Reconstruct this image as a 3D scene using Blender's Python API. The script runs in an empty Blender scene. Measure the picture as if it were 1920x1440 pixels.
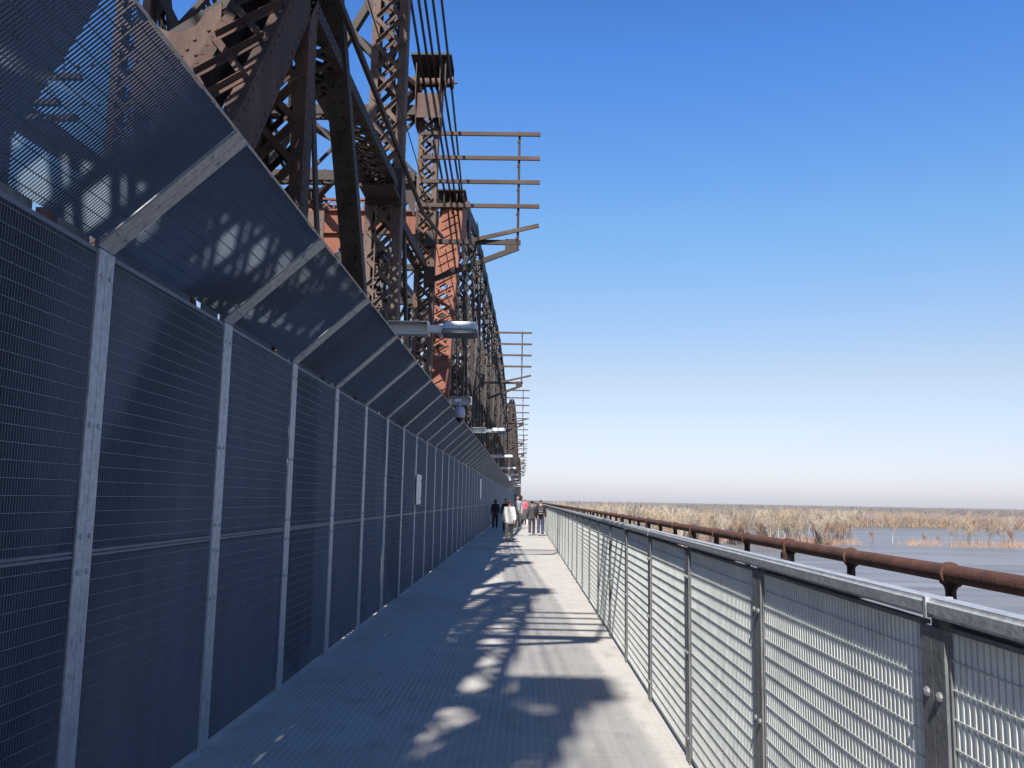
import bpy, bmesh, math, random
from mathutils import Vector, Matrix
V = Vector
rnd = random.Random(7)
C = bpy.context.scene.collection
SC = bpy.context.scene

# ------------------------------------------------------------------ camera, sky, sun, exposure
HEYE = 1.68
cam = bpy.data.cameras.new('camera'); cam_o = bpy.data.objects.new('camera', cam); C.objects.link(cam_o)
cam.sensor_width = 36; cam.lens = 1650/1920*36; cam.clip_start = 0.05; cam.clip_end = 40000
cy = V((24, -217, -1650)).normalized()
cz = V((30.36, 1650, -216.56)).normalized()
cx = cy.cross(cz).normalized(); cy = cz.cross(cx).normalized()
cam_o.matrix_world = Matrix(((cx.x, cx.y, cx.z, 0), (cy.x, cy.y, cy.z, 0), (cz.x, cz.y, cz.z, HEYE), (0, 0, 0, 1)))
SC.camera = cam_o
KX, KY = 0.15, 0.97                                  # sideways and forward drift of sunlight per metre of fall
sun_from = V((-KX, -KY, 1)).normalized()
w = bpy.data.worlds.new('World'); SC.world = w; w.use_nodes = True
nt = w.node_tree; bg = nt.nodes['Background']
sky = nt.nodes.new('ShaderNodeTexSky'); sky.sky_type = 'NISHITA'; sky.sun_disc = False
sky.sun_elevation = math.asin(sun_from.z); sky.sun_rotation = math.atan2(sun_from.x, sun_from.y)
sky.altitude = 50; sky.air_density = 1.0; sky.dust_density = 0.7; sky.ozone_density = 1.0
tcw = nt.nodes.new('ShaderNodeTexCoord'); sxw = nt.nodes.new('ShaderNodeSeparateXYZ'); nt.links.new(tcw.outputs['Generated'], sxw.inputs[0])
rw = nt.nodes.new('ShaderNodeValToRGB'); nt.links.new(sxw.outputs[2], rw.inputs[0])      # clear dry air: deeper blue high up, pale lavender at the horizon
for k, (p_, c_) in enumerate(((.0, (.51, .53, .765)), (.06, (.535, .51, .645)), (.136, (.61, .545, .56)), (.304, (.47, .655, .79)), (.47, (.31, .60, 1.0)), (.8, (.13, .25, .46)))):
    e_ = rw.color_ramp.elements[k] if k < 2 else rw.color_ramp.elements.new(p_)
    e_.position = p_; e_.color = (*c_, 1)
mw = nt.nodes.new('ShaderNodeVectorMath'); mw.operation = 'MULTIPLY'; nt.links.new(sky.outputs[0], mw.inputs[0]); nt.links.new(rw.outputs[0], mw.inputs[1])
m2 = nt.nodes.new('ShaderNodeVectorMath'); m2.operation = 'SCALE'; m2.inputs[3].default_value = 2.0; nt.links.new(mw.outputs[0], m2.inputs[0])
nt.links.new(m2.outputs[0], bg.inputs[0]); bg.inputs[1].default_value = 0.060
sl = bpy.data.lights.new('sun', 'SUN'); sl.energy = 5.0; sl.angle = math.radians(0.53); sl.color = (1, 0.95, 0.87)
so = bpy.data.objects.new('sun', sl); C.objects.link(so); so.location = (0, 0, 60)
so.rotation_euler = sun_from.to_track_quat('Z', 'Y').to_euler()
SC.view_settings.view_transform = 'Standard'; SC.view_settings.look = 'None'
SC.view_settings.exposure = 0.92; SC.view_settings.gamma = 1

# ------------------------------------------------------------------ materials
ALB = .62
def mat(name, c1, c2=None, scale=4, rough=.6, metal=0.0, bump=0, bscale=None, stretch=(1, 1, 1), detail=6, spec=.5, c3=None, lo=.35, hi=.65):
    c1, c2, c3 = [None if q is None else tuple(v_*ALB for v_ in q) for q in (c1, c2, c3)]
    m = bpy.data.materials.new(name); m.use_nodes = True
    n = m.node_tree.nodes; L = m.node_tree.links; b = n['Principled BSDF']
    b.inputs['Roughness'].default_value = rough; b.inputs['Metallic'].default_value = metal
    b.inputs['Specular IOR Level'].default_value = spec
    b.inputs['Base Color'].default_value = (*c1, 1)
    if c2 is None and not bump: return m
    tc = n.new('ShaderNodeTexCoord'); mp = n.new('ShaderNodeMapping'); mp.inputs['Scale'].default_value = stretch
    geo = n.new('ShaderNodeNewGeometry')
    L.new(geo.outputs['Position'], mp.inputs[0])
    if c2 is not None:
        no = n.new('ShaderNodeTexNoise'); no.inputs['Scale'].default_value = scale; no.inputs['Detail'].default_value = detail
        no.inputs['Roughness'].default_value = .65
        L.new(mp.outputs[0], no.inputs['Vector'])
        r = n.new('ShaderNodeValToRGB'); L.new(no.outputs['Fac'], r.inputs[0])
        r.color_ramp.elements[0].position = lo; r.color_ramp.elements[0].color = (*c1, 1)
        r.color_ramp.elements[1].position = hi; r.color_ramp.elements[1].color = (*c2, 1)
        if c3 is not None:
            e = r.color_ramp.elements.new((lo+hi)/2); e.color = (*c3, 1)
        L.new(r.outputs[0], b.inputs['Base Color'])
    if bump:
        nb = n.new('ShaderNodeTexNoise'); nb.inputs['Scale'].default_value = bscale or scale*3; nb.inputs['Detail'].default_value = 5
        L.new(mp.outputs[0], nb.inputs['Vector'])
        bp = n.new('ShaderNodeBump'); bp.inputs['Strength'].default_value = bump; bp.inputs['Distance'].default_value = .02
        L.new(nb.outputs['Fac'], bp.inputs['Height']); L.new(bp.outputs[0], b.inputs['Normal'])
    return m
M = {}
M['rust'] = mat('weathered_brown_steel', (.028, .015, .011), (.175, .085, .054), 1.7, .85, 0, .4, 22, stretch=(1, 1, .45), c3=(.075, .037, .025), lo=.3, hi=.7)
M['rustdark'] = mat('dark_brown_steel', (.017, .011, .009), (.052, .029, .021), 1.3, .7, 0, .3, 20, lo=.3, hi=.7)
M['rustgrey'] = mat('greyed_brown_steel', (.075, .042, .031), (.205, .145, .118), 1.6, .85, 0, .4, 18, stretch=(1, 1, .4), c3=(.155, .10, .078), lo=.3, hi=.7)
M['orange'] = mat('red_oxide_steel', (.13, .042, .025), (.33, .118, .068), 1.3, .8, 0, .35, 14, stretch=(1, 1, .35), c3=(.26, .086, .048), lo=.3, hi=.7)
M['pipe'] = mat('rusted_pipe_steel', (.075, .03, .02), (.18, .075, .046), 5, .85, 0, .5, 60, c3=(.12, .047, .029), lo=.3, hi=.7)
M['galv'] = mat('galvanised_steel', (.40, .43, .47), (.66, .69, .73), 26, .5, .25, .12, 40, detail=3, lo=.3, hi=.7)
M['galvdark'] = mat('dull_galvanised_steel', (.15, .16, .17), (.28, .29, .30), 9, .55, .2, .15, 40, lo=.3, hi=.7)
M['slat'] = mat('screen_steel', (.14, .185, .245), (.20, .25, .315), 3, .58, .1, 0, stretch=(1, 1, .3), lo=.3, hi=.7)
M['grate'] = mat('fence_grating_steel', (.64, .67, .64), (.86, .89, .85), 6, .6, .1, lo=.3, hi=.7)
M['lampalu'] = mat('brushed_aluminium', (.62, .64, .66), (.72, .73, .75), 8, .35, .5)
M['lens'] = mat('grey_lamp_lens', (.10, .10, .11), None, rough=.3)
M['white'] = mat('white_paint', (.72, .73, .74), (.78, .78, .78), 3, .4)
M['camwhite'] = mat('pale_camera_shell', (.50, .53, .60), (.56, .59, .66), 9, .35)
M['black'] = mat('black_plastic', (.012, .012, .014), None, rough=.25)
M['timber'] = mat('weathered_arm_timber', (.055, .032, .024), (.145, .092, .07), 3, .85, 0, .3, 30, stretch=(.3, 2, 2), lo=.3, hi=.7)
M['concrete'] = mat('rail_deck_concrete', (.2, .19, .18), (.3, .29, .27), 2, .9)

def deck_mat():
    m = mat('walkway_plank', (.56, .53, .50), (.69, .66, .625), 1.2, .8, 0, 0, detail=8, lo=.25, hi=.75)
    n = m.node_tree.nodes; L = m.node_tree.links; b = n['Principled BSDF']
    base = [k for k in n if k.type == 'VALTORGB'][0]
    geo = [k for k in n if k.type == 'NEW_GEOMETRY'][0]
    sep = n.new('ShaderNodeSeparateXYZ'); L.new(geo.outputs['Position'], sep.inputs[0])
    def math_(op, a, bb):
        k = n.new('ShaderNodeMath'); k.operation = op
        for i, q in enumerate((a, bb)):
            if isinstance(q, (int, float)): k.inputs[i].default_value = q
            else: L.new(q, k.inputs[i])
        return k.outputs[0]
    def ridge(o, pitch):
        s = math_('MULTIPLY', o, 2*math.pi/pitch)
        k = n.new('ShaderNodeMath'); k.operation = 'SINE'; L.new(s, k.inputs[0]); return k.outputs[0]
    gx = ridge(sep.outputs[0], .05); gy = ridge(sep.outputs[1], .05)
    h = math_('MAXIMUM', gx, gy)
    bp = n.new('ShaderNodeBump'); bp.inputs['Strength'].default_value = .7; bp.inputs['Distance'].default_value = .004
    L.new(h, bp.inputs['Height']); L.new(bp.outputs[0], b.inputs['Normal'])
    # plank joints across the deck and faint scuffs
    fr = n.new('ShaderNodeMath'); fr.operation = 'FRACT'; L.new(math_('DIVIDE', sep.outputs[1], .61), fr.inputs[0])
    jl = math_('LESS_THAN', fr.outputs[0], .012)
    sc = n.new('ShaderNodeTexNoise'); sc.inputs['Scale'].default_value = 7; sc.inputs['Detail'].default_value = 8
    sm = n.new('ShaderNodeMapping'); sm.inputs['Scale'].default_value = (1, .35, 1); L.new(geo.outputs['Position'], sm.inputs[0]); L.new(sm.outputs[0], sc.inputs['Vector'])
    sr = n.new('ShaderNodeValToRGB'); sr.color_ramp.elements[0].position = .28; sr.color_ramp.elements[0].color = (.80, .79, .77, 1)
    sr.color_ramp.elements[1].position = .46; sr.color_ramp.elements[1].color = (1, 1, 1, 1); L.new(sc.outputs['Fac'], sr.inputs[0])
    mx = n.new('ShaderNodeMix'); mx.data_type = 'RGBA'; mx.blend_type = 'MULTIPLY'; mx.inputs[0].default_value = 1
    L.new(base.outputs[0], mx.inputs[6]); L.new(sr.outputs[0], mx.inputs[7])
    mj = n.new('ShaderNodeMix'); mj.data_type = 'RGBA'; mj.blend_type = 'MIX'; L.new(math_('MULTIPLY', jl, .35), mj.inputs[0])
    L.new(mx.outputs[2], mj.inputs[6]); mj.inputs[7].default_value = (.2, .2, .19, 1)
    L.new(mj.outputs[2], b.inputs['Base Color'])
    return m
M['deck'] = deck_mat()

# ------------------------------------------------------------------ helpers
class MB:
    def __init__(s): s.v = []; s.f = []
    def add(s, vs, fs):
        o = len(s.v); s.v += [tuple(p) for p in vs]; s.f += [tuple(i+o for i in f) for f in fs]
    def box(s, c, d, ax=None):
        X, Y, Z = ax or (V((1, 0, 0)), V((0, 1, 0)), V((0, 0, 1)))
        c = V(c); vs = []
        for i in (-1, 1):
            for j in (-1, 1):
                for k in (-1, 1): vs.append(c+X*(i*d[0]/2)+Y*(j*d[1]/2)+Z*(k*d[2]/2))
        s.add(vs, [(0, 1, 3, 2), (4, 6, 7, 5), (0, 4, 5, 1), (2, 3, 7, 6), (0, 2, 6, 4), (1, 5, 7, 3)])
    def beam(s, p0, p1, wd, ht, side=V((1, 0, 0))):
        p0 = V(p0); p1 = V(p1); a = p1-p0; l = a.length
        if l < 1e-6: return
        a /= l; side = V(side)
        if abs(a.dot(side)) > .98: side = V((0, 0, 1)) if abs(a.z) < .9 else V((0, 1, 0))
        sd = (side-a*side.dot(a)).normalized(); up = sd.cross(a)
        s.box((p0+p1)/2, (wd, l, ht), (sd, a, up))
    def tube(s, p0, p1, r, n=10, r1=None, cap=True):
        p0 = V(p0); p1 = V(p1); a = (p1-p0).normalized(); r1 = r if r1 is None else r1
        t = V((0, 0, 1)) if abs(a.z) < .9 else V((1, 0, 0))
        u = a.cross(t).normalized(); q = a.cross(u)
        vs = []
        for p, rr in ((p0, r), (p1, r1)):
            for k in range(n):
                th = 2*math.pi*k/n; vs.append(p+u*(rr*math.cos(th))+q*(rr*math.sin(th)))
        fs = [(k, (k+1) % n, n+(k+1) % n, n+k) for k in range(n)]
        if cap: fs += [tuple(range(n-1, -1, -1)), tuple(range(n, 2*n))]
        s.add(vs, fs)
    def prism(s, pts, th):
        th = V(th); n = len(pts); vs = [V(p) for p in pts]; vs += [p+th for p in vs[:n]]
        s.add(vs, [tuple(range(n-1, -1, -1)), tuple(range(n, 2*n))]+[(k, (k+1) % n, n+(k+1) % n, n+k) for k in range(n)])
    def rivet(s, p, nrm, r=.017):
        nrm = V(nrm).normalized(); t = V((0, 0, 1)) if abs(nrm.z) < .9 else V((1, 0, 0))
        u = nrm.cross(t).normalized(); q = nrm.cross(u); p = V(p)
        vs = [p+u*(r*math.cos(k*math.pi/3))+q*(r*math.sin(k*math.pi/3)) for k in range(6)]
        vs += [p+nrm*(r*.55)+(x-p)*.6 for x in vs[:6]]
        s.add(vs, [(k, (k+1) % 6, 6+(k+1) % 6, 6+k) for k in range(6)]+[tuple(range(6, 12))])
    def lathe(s, prof, c, n=20, ax=V((0, 0, 1))):
        c = V(c); ax = V(ax).normalized(); t = V((1, 0, 0)) if abs(ax.x) < .9 else V((0, 0, 1))
        u = ax.cross(t).normalized(); q = ax.cross(u); vs = []; m = len(prof)
        for r, h in prof:
            for k in range(n):
                th = 2*math.pi*k/n; vs.append(c+ax*h+u*(r*math.cos(th))+q*(r*math.sin(th)))
        fs = [(i*n+k, i*n+(k+1) % n, (i+1)*n+(k+1) % n, (i+1)*n+k) for i in range(m-1) for k in range(n)]
        fs += [tuple(range(n-1, -1, -1)), tuple(range((m-1)*n, m*n))]
        s.add(vs, fs)
    def mesh(s, name, m, smooth=False):
        me = bpy.data.meshes.new(name); me.from_pydata(s.v, [], s.f); me.update()
        if m is not None: me.materials.append(M[m] if isinstance(m, str) else m)
        bm = bmesh.new(); bm.from_mesh(me); bmesh.ops.recalc_face_normals(bm, faces=bm.faces); bm.to_mesh(me); bm.free()
        if smooth: me.polygons.foreach_set('use_smooth', [True]*len(me.polygons))
        return me
    def build(s, name, m, parent=None, smooth=False):
        return obj(name, s.mesh(name, m, smooth), parent)
def obj(name, me, parent=None):
    o = bpy.data.objects.new(name, me); C.objects.link(o)
    if parent is not None: o.parent = parent
    return o
def tag(o, label, cat, group=None):
    o['label'] = label; o['category'] = cat
    if group: o['group'] = group
    return o
def thing(name, label, cat, group=None, loc=(0, 0, 0), rz=0):
    o = bpy.data.objects.new(name, None); C.objects.link(o); o.location = loc; o.rotation_euler = (0, 0, rz); o.empty_display_size = .1
    return tag(o, label, cat, group)
def structure(o): o['kind'] = 'structure'; return o
def stuff(o): o['kind'] = 'stuff'; return o
def copy_tree(o, parent=None):
    c = o.copy(); C.objects.link(c)
    if parent is not None: c.parent = parent
    for ch in list(o.children): copy_tree(ch, c)
    return c
def bevel(o, wd, seg=2):
    b = o.modifiers.new('bevel', 'BEVEL'); b.width = wd; b.segments = seg; b.limit_method = 'ANGLE'; return o
def smooth_by_angle(me, deg=40):
    me.polygons.foreach_set('use_smooth', [True]*len(me.polygons)); me.set_sharp_from_angle(angle=math.radians(deg))

# ------------------------------------------------------------------ walkway
XW, XF = -2.115, 1.098
YA, YB = -6.0, 720.0
d = MB(); d.box(((XW+XF)/2-.03, (YA+YB)/2, -.06), (XF-XW+.10, YB-YA, .12)); dk = structure(d.build('walkway', 'deck'))
j = MB()
for yy in (30.2, 40.6, 61, 92, 123): j.box(((XW+XF)/2, yy, .006), (XF-XW-.02, .09, .004))
structure(j.build('walkway_joint_strips', 'galvdark'))

# ------------------------------------------------------------------ screen wall with inclined canopy
BAY = 1.824; Y1 = 4.25; ZT = 2.87; ZS = 1.384
TIP = V((-1.463, 0, 3.486)); CB = V((XW-.004, 0, 2.885))
NB = 95; I0 = -4
wall = thing('screen_wall', 'tall galvanised slatted screen wall with an inclined canopy along the left of the walkway', 'screen wall')
def slat_panel(s_dir, out, length, y0, y1, org, rows, pitch=.0205, depth=.0195, alpha=27, rod=.0060):
    """louvre slats running along s_dir, stacked along y, with rods along y"""
    mb = MB(); a = math.radians(alpha); s_dir = V(s_dir); out = V(out); Y = V((0, 1, 0))
    t = out*math.cos(a)+Y*math.sin(a); nn = t.cross(s_dir).normalized()
    n = int((y1-y0)/pitch)
    for k in range(n):
        c = V(org)+s_dir*(length/2)+Y*(y0+(k+.5)*(y1-y0)/n)
        mb.box(c, (depth, length, .0022), (t, s_dir, nn))
    for k in range(rows):
        c = V(org)+s_dir*(length*(k+.5)/rows)+Y*((y0+y1)/2)-out*rod
        mb.box(c, (.006, y1-y0, .0035), (out, Y, s_dir))
    return mb
OUTW = V((-1, 0, 0)); Z = V((0, 0, 1))
HP = .075
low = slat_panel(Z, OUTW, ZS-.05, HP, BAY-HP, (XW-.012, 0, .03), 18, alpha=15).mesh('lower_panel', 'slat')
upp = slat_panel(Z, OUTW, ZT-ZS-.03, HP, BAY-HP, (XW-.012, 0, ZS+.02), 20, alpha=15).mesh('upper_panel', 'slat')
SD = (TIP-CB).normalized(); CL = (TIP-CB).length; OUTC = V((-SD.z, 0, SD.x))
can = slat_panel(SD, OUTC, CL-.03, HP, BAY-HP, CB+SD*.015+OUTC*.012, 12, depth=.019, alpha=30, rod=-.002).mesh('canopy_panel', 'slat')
pm = MB()
for sgn in (-1, 1):
    pm.box((XW+.004, sgn*.041, ZT/2), (.010, .078, ZT-.004))
    pm.box((XW-.035, sgn*.006, ZT/2), (.066, .009, ZT-.02))
    for zz in (.35, .98, 1.30, 1.47, 2.0, 2.74): pm.lathe([(.013, 0), (.013, .006), (.008, .009)], (XW+.009, sgn*.043, zz), 8, V((1, 0, 0)))
postm = pm.mesh('post', 'galv')
rm = MB()
for sgn in (-1, 1):
    c = (CB+TIP)/2-OUTC*.004; rm.box(c+V((0, sgn*.041, 0)), (CL, .078, .010), (SD, V((0, 1, 0)), OUTC))
    rm.box(c+OUTC*.04+V((0, sgn*.006, 0)), (CL-.02, .009, .066), (SD, V((0, 1, 0)), OUTC))
    for q in (.12, .80): rm.lathe([(.013, 0), (.013, .006), (.008, .009)], CB+SD*(CL*q)-OUTC*.009+V((0, sgn*.043, 0)), 8, -OUTC)
rafm = rm.mesh('rafter', 'galv')
tm = MB()   # frame bars: seam, head bar and canopy edge
tm.box((XW-.011, BAY/2, ZS-.010), (.020, BAY-.165, .013)); tm.box((XW-.011, BAY/2, ZS+.010), (.020, BAY-.165, .013)); tm.box((XW-.02, BAY/2, ZS), (.006, BAY-.165, .06)); seamm = tm.mesh('seam_bar', 'slat')
tm = MB(); tm.box((XW-.012, BAY/2, ZT-.014), (.02, BAY-.165, .022)); headm = tm.mesh('head_bar', 'slat')
tm = MB(); c = TIP-SD*.006; tm.box(c+V((0, BAY/2, 0)), (.012, BAY-.165, .03), (SD, V((0, 1, 0)), OUTC))
edgem = tm.mesh('canopy_edge_bar', 'galv')
for i in range(I0, NB+I0):
    y = Y1+BAY*i
    for me, nm in ((postm, 'post'), (rafm, 'rafter'), (low, 'lower_panel'), (upp, 'upper_panel'), (can, 'canopy_panel'), (seamm, 'seam_bar'), (headm, 'head_bar'), (edgem, 'canopy_edge_bar')):
        obj(nm, me, wall).location = (0, y, 0)
yr = Y1+BAY*(NB+I0); r = MB()
r.box((XW-.02, (yr+YB)/2, ZT/2), (.02, YB-yr, ZT)); c = (CB+TIP)/2
r.box((c.x, (yr+YB)/2, c.z), (CL, YB-yr, .02), (SD, V((0, 1, 0)), OUTC))
yy = yr
while yy < YB:
    r.box((XW, yy, ZT/2), (.02, .15, ZT)); r.box((c.x, yy, c.z-.012), (CL, .15, .015), (SD, V((0, 1, 0)), OUTC)); yy += BAY
stuff(r.build('distant_bays', 'slat', wall))
# support angle behind the wall head, shaped to keep the gap dark between openings
g = MB()
for i in range(I0, NB+I0):
    y = Y1+BAY*i; g.box((XW-.055, y+.62, ZT+.01), (.012, 1.24, .11)); g.box((XW-.055, y+1.60, ZT+.01), (.012, .3, .11))
g.build('support_angle', 'galvdark', wall)

# ------------------------------------------------------------------ guard fence on the right
FB = 1.797
fence = thing('guard_fence', 'waist high galvanised grating fence with flat top rail along the right of the walkway', 'fence')
FZ = 1.440
def fence_panel():
    mb = MB(); y0, y1 = .075, FB-.075; n = int((y1-y0)/.0298)
    z0, z1 = .055, 1.362
    for k in range(n):
        y = y0+(k+.5)*(y1-y0)/n; mb.box((XF+.0125, y, (z0+z1)/2), (.0100, .0108, z1-z0))
    rows = 18
    for k in range(rows+1):
        z = z0+(z1-z0)*k/rows; mb.box((XF+.0070, (y0+y1)/2, z), (.0030, y1-y0, .0048))
    return mb.mesh('grating_panel', 'grate')
gp = fence_panel()
fm = MB(); fm.box((XF+.012, FB/2, 1.368), (.026, FB-.15, .012)); fm.box((XF+.014, FB/2, .042), (.02, FB-.15, .02))
fm.box((XF+.012, .075, .70), (.02, .006, 1.30)); fm.box((XF+.012, FB-.075, .70), (.02, .006, 1.30))
frm = fm.mesh('panel_frame', 'galvdark')
fm = MB()
for sgn in (-1, 1):
    fm.box((XF-.004, sgn*.0355, .685), (.008, .067, 1.36)); fm.box((XF+.034, sgn*.006, .685), (.066, .008, 1.35))
    for zz in (.16, .70, 1.19): fm.lathe([(.014, 0), (.013, .006), (.006, .012)], (XF-.008, sgn*.036, zz), 8, V((-1, 0, 0)))
fm.box((XF+.03, 0, 1.385), (.05, .05, .05))
fpm = fm.mesh('post', 'galvdark')
def rail_mesh(l):
    b = bmesh.new(); bmesh.ops.create_cube(b, size=1)
    for v_ in b.verts: v_.co = V((v_.co.x*.072+XF+.018, v_.co.y*l, v_.co.z*.052+FZ-.026))
    bmesh.ops.bevel(b, geom=[e for e in b.edges if abs((e.verts[0].co-e.verts[1].co).y) > .1], offset=.012, segments=3, affect='EDGES')
    me = bpy.data.meshes.new('top_rail'); b.to_mesh(me); b.free(); me.materials.append(M['galv']); smooth_by_angle(me, 50); return me
railm = rail_mesh(FB*3-.006)
slm = MB(); slm.box((XF+.018, 0, FZ-.026), (.0745, .018, .0545)); slv = slm.mesh('rail_sleeve', 'galv')
F0 = 2.43-3*FB
for i in range(NB):
    y = F0+FB*i
    for me, nm in ((gp, 'grating_panel'), (frm, 'panel_frame'), (fpm, 'post')): obj(nm, me, fence).location = (0, y, 0)
    if i % 3 == 0:
        obj('top_rail', railm, fence).location = (0, y+FB*1.5, 0); obj('rail_sleeve', slv, fence).location = (0, y+.012, 0)
yr = F0+FB*NB; r = MB(); r.box((XF+.012, (yr+YB)/2, .69), (.012, YB-yr, 1.28)); r.box((XF+.018, (yr+YB)/2+2, FZ-.026), (.072, YB-yr, .052))
stuff(r.build('distant_fence_run', 'grate', fence))
cm = MB(); cm.box((XF+.05, .34, 1.384), (.02, .30, .016)); cm.box((XF+.05, .56, 1.384), (.02, .05, .016)); cpm = cm.mesh('under_rail_strip', 'white')  # short white strips in the gap under the top rail
fm = MB(); fm.box((XF+.045, (FB+.62)/2, 1.382), (.02, FB-.62, .022)); shm = fm.mesh('gap_shade_bar', 'galvdark')  # dark bar added to stand for the shaded gap under the rail
for i in range(60):
    for me, nm in ((cpm, 'under_rail_strip'), (shm, 'gap_shade_bar')): obj(nm, me, fence).location = (0, F0+FB*i, 0)

# ------------------------------------------------------------------ rusted pipe railing outside
XP, ZP = 2.84, 1.245
pr = thing('pipe_railing', 'rusted round pipe railing on dark posts beyond the grating fence', 'railing')
r = MB(); r.tube((XP, -4, ZP), (XP, 560, ZP), .060, 20); o = r.build('pipe', 'pipe', pr); smooth_by_angle(o.data)
def tee(wd):
    mb = MB(); pts = []; h = wd/2; f = .085
    prof = [(h, -.17)]
    for k in range(5):
        a = k*math.pi/8; prof.append((h+f*(1-math.cos(a)), ZP-.075-f+f*math.sin(a)))
    prof.append((h+f+.03, ZP-.05))
    pts = [(XP-.012, y, z) for y, z in prof]+[(XP-.012, -y, z) for y, z in reversed(prof)]
    mb.prism(pts, (.024, 0, 0))
    mb.box((XP, 0, .54), (.07, .012, 1.4))
    return mb
tee_s = tee(.075).mesh('post', 'rustdark')
mb = tee(.19); mb.box((XP-.03, -.12, .9), (.03, .05, .55)); mb.box((XP-.02, 0, .5), (.10, .16, 1.34))
for zz in (1.02, 1.08): mb.rivet((XP-.045, -.12, zz), (-1, 0, 0), .018)
tee_b = mb.mesh('main_post', 'rustdark')
mb = MB()
mb.lathe([(.065, -.022), (.074, -.022), (.076, 0), (.074, .022), (.065, .022)], (XP, 0, ZP), 22, V((0, 1, 0))); col = mb.mesh('collar', 'pipe'); smooth_by_angle(col)
mb = MB()
mb.lathe([(.065, -.05), (.078, -.05), (.078, .05), (.065, .05)], (XP, 0, ZP), 22, V((0, 1, 0))); mb.box((XP-.066, -.02, ZP-.12), (.02, .07, .22))
for zz in (.07, .15): mb.rivet((XP-.078, -.02, ZP-zz), (-1, 0, 0), .02)
clp = mb.mesh('clamp', 'pipe'); smooth_by_angle(clp)
for k in range(-5, 90):
    y = 9.62+1.80*k
    if k % 3 == 0: obj('main_post', tee_b, pr).location = (0, y, 0); obj('clamp', clp, pr).location = (0, y, 0)
    else: obj('post', tee_s, pr).location = (0, y, 0); obj('collar', col, pr).location = (0, y, 0)
r = MB(); r.box((XP, 278, -.28), (.16, 564, .24)); r.box((XP-.06, 278, -.155), (.20, 564, .02)); r.build('stringer', 'pipe', pr)
r = MB()
for k in range(-2, 60):
    y = 9.62+5.40*k
    r.beam((XF+.05, y, -.2), (XP-.08, y, -.2), .12, .14, V((0, 1, 0)))
    r.beam((XF+.08, y+.2, -.22), (XP-.08, y+2.6, -.22), .09, .05); r.beam((XP-.08, y+.2, -.29), (XF+.08, y+2.6, -.29), .09, .05)
    r.beam((XF+.08, y+2.9, -.22), (XP-.08, y+5.2, -.22), .09, .05); r.beam((XP-.08, y+2.9, -.29), (XF+.08, y+5.2, -.29), .09, .05)
r.build('outrigger_bracing', 'rustdark', pr)
r = MB(); r.box((XF+.06, 350, -.2), (.05, 712, .35)); r.build('edge_girder', 'galvdark', pr)

# ------------------------------------------------------------------ rusty steel trusses
def plate_rivets(mb, p0, p1, n, nrm, r=.016):
    p0 = V(p0); p1 = V(p1)
    for k in range(n): mb.rivet(p0.lerp(p1, (k+.5)/n), nrm, r)
def member(parent, name, p0, p1, xc, W=.75, D=.5, lace='X', step=None, detail=True, m='rust', lm=None, cover=None):
    """two side webs with flanges, laced front and back; p0,p1 are (y,z)"""
    a = V((xc, *p0)); b = V((xc, *p1)); ax = (b-a); L_ = ax.length; ax /= L_
    X = V((1, 0, 0)); dd = X.cross(ax).normalized()            # depth direction
    if dd.y > 0: dd = -dd                                       # front face looks back at the walker
    leg = min(.115, W*.19); lw = max(.035, min(.085, W*.125))
    mb = MB()
    for s in (-1, 1):
        c = (a+b)/2+X*(s*(W/2-.011)); mb.box(c, (.022, L_, D), (X, ax, dd))
        for q in (-1, 1): mb.box((a+b)/2+X*(s*(W/2-.022-leg/2))+dd*(q*(D/2-.009)), (leg, L_, .018), (X, ax, dd))
        if detail:
            n = int(L_/.16)
            for q in (-1, 1): plate_rivets(mb, a+X*(s*W/2)+dd*(q*(D/2-.05)), b+X*(s*W/2)+dd*(q*(D/2-.05)), n, X*s, .018)
            plate_rivets(mb, a+X*(s*(W/2-.035))+dd*(D/2), b+X*(s*(W/2-.035))+dd*(D/2), n, dd, .016)
    if cover:
        for t0, t1 in cover:
            p, q_ = a.lerp(b, t0), a.lerp(b, t1)
            mb.box((p+q_)/2+dd*(D/2+.008), (W+.05, (q_-p).length, .016), (X, ax, dd))
            if detail:
                for s in (-1, 1):
                    for e in (.06, .16): plate_rivets(mb, p+X*(s*(W/2-e))+dd*(D/2+.016), q_+X*(s*(W/2-e))+dd*(D/2+.016), int((q_-p).length/.18), dd, .018)
    o = mb.build(name, m, parent)
    inner = W/2-.08*min(1, W/.6); step = step or (W-.16)*1.05; n = max(2, int(L_/step)); st = L_/n
    for q in (1, -1):
        lb = MB()
        for k in range(n):
            for s in ((1, -1) if lace == 'X' else ((1,) if k % 2 else (-1,))):
                off = dd*(q*(D/2+.007+(.012 if s < 0 and lace == 'X' else 0)))
                p = a+ax*(st*k)-X*(s*inner)+off; e = a+ax*(st*(k+1))+X*(s*inner)+off
                lb.beam(p, e, lw, .011, X)
                if detail and q == 1 and s == 1:
                    lb.beam(p+dd*.028+ax*.04, e+dd*.028+ax*.04, .011, .06, X)   # upstanding leg of the angle
                    for z in (p, e, (p+e)/2): lb.rivet(z+dd*.006, dd, .024)
        lb.build('lacing', lm or m, o)
    return o
def gusset(parent, name, yz, x, th=.02, m='rust', riv=True):
    mb = MB(); pts = [V((x, y, z)) for y, z in yz]; mb.prism(pts, (th, 0, 0))
    if riv:
        c = sum(pts, V((0, 0, 0)))/len(pts); n = len(pts)
        for k in range(n):
            p, q = pts[k].lerp(c, .14), pts[(k+1) % n].lerp(c, .14); kk = max(2, int((q-p).length/.17)); plate_rivets(mb, p+V((th, 0, 0)), q+V((th, 0, 0)), kk, (1, 0, 0), .02)
    return mb.build(name, m, parent)
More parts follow.
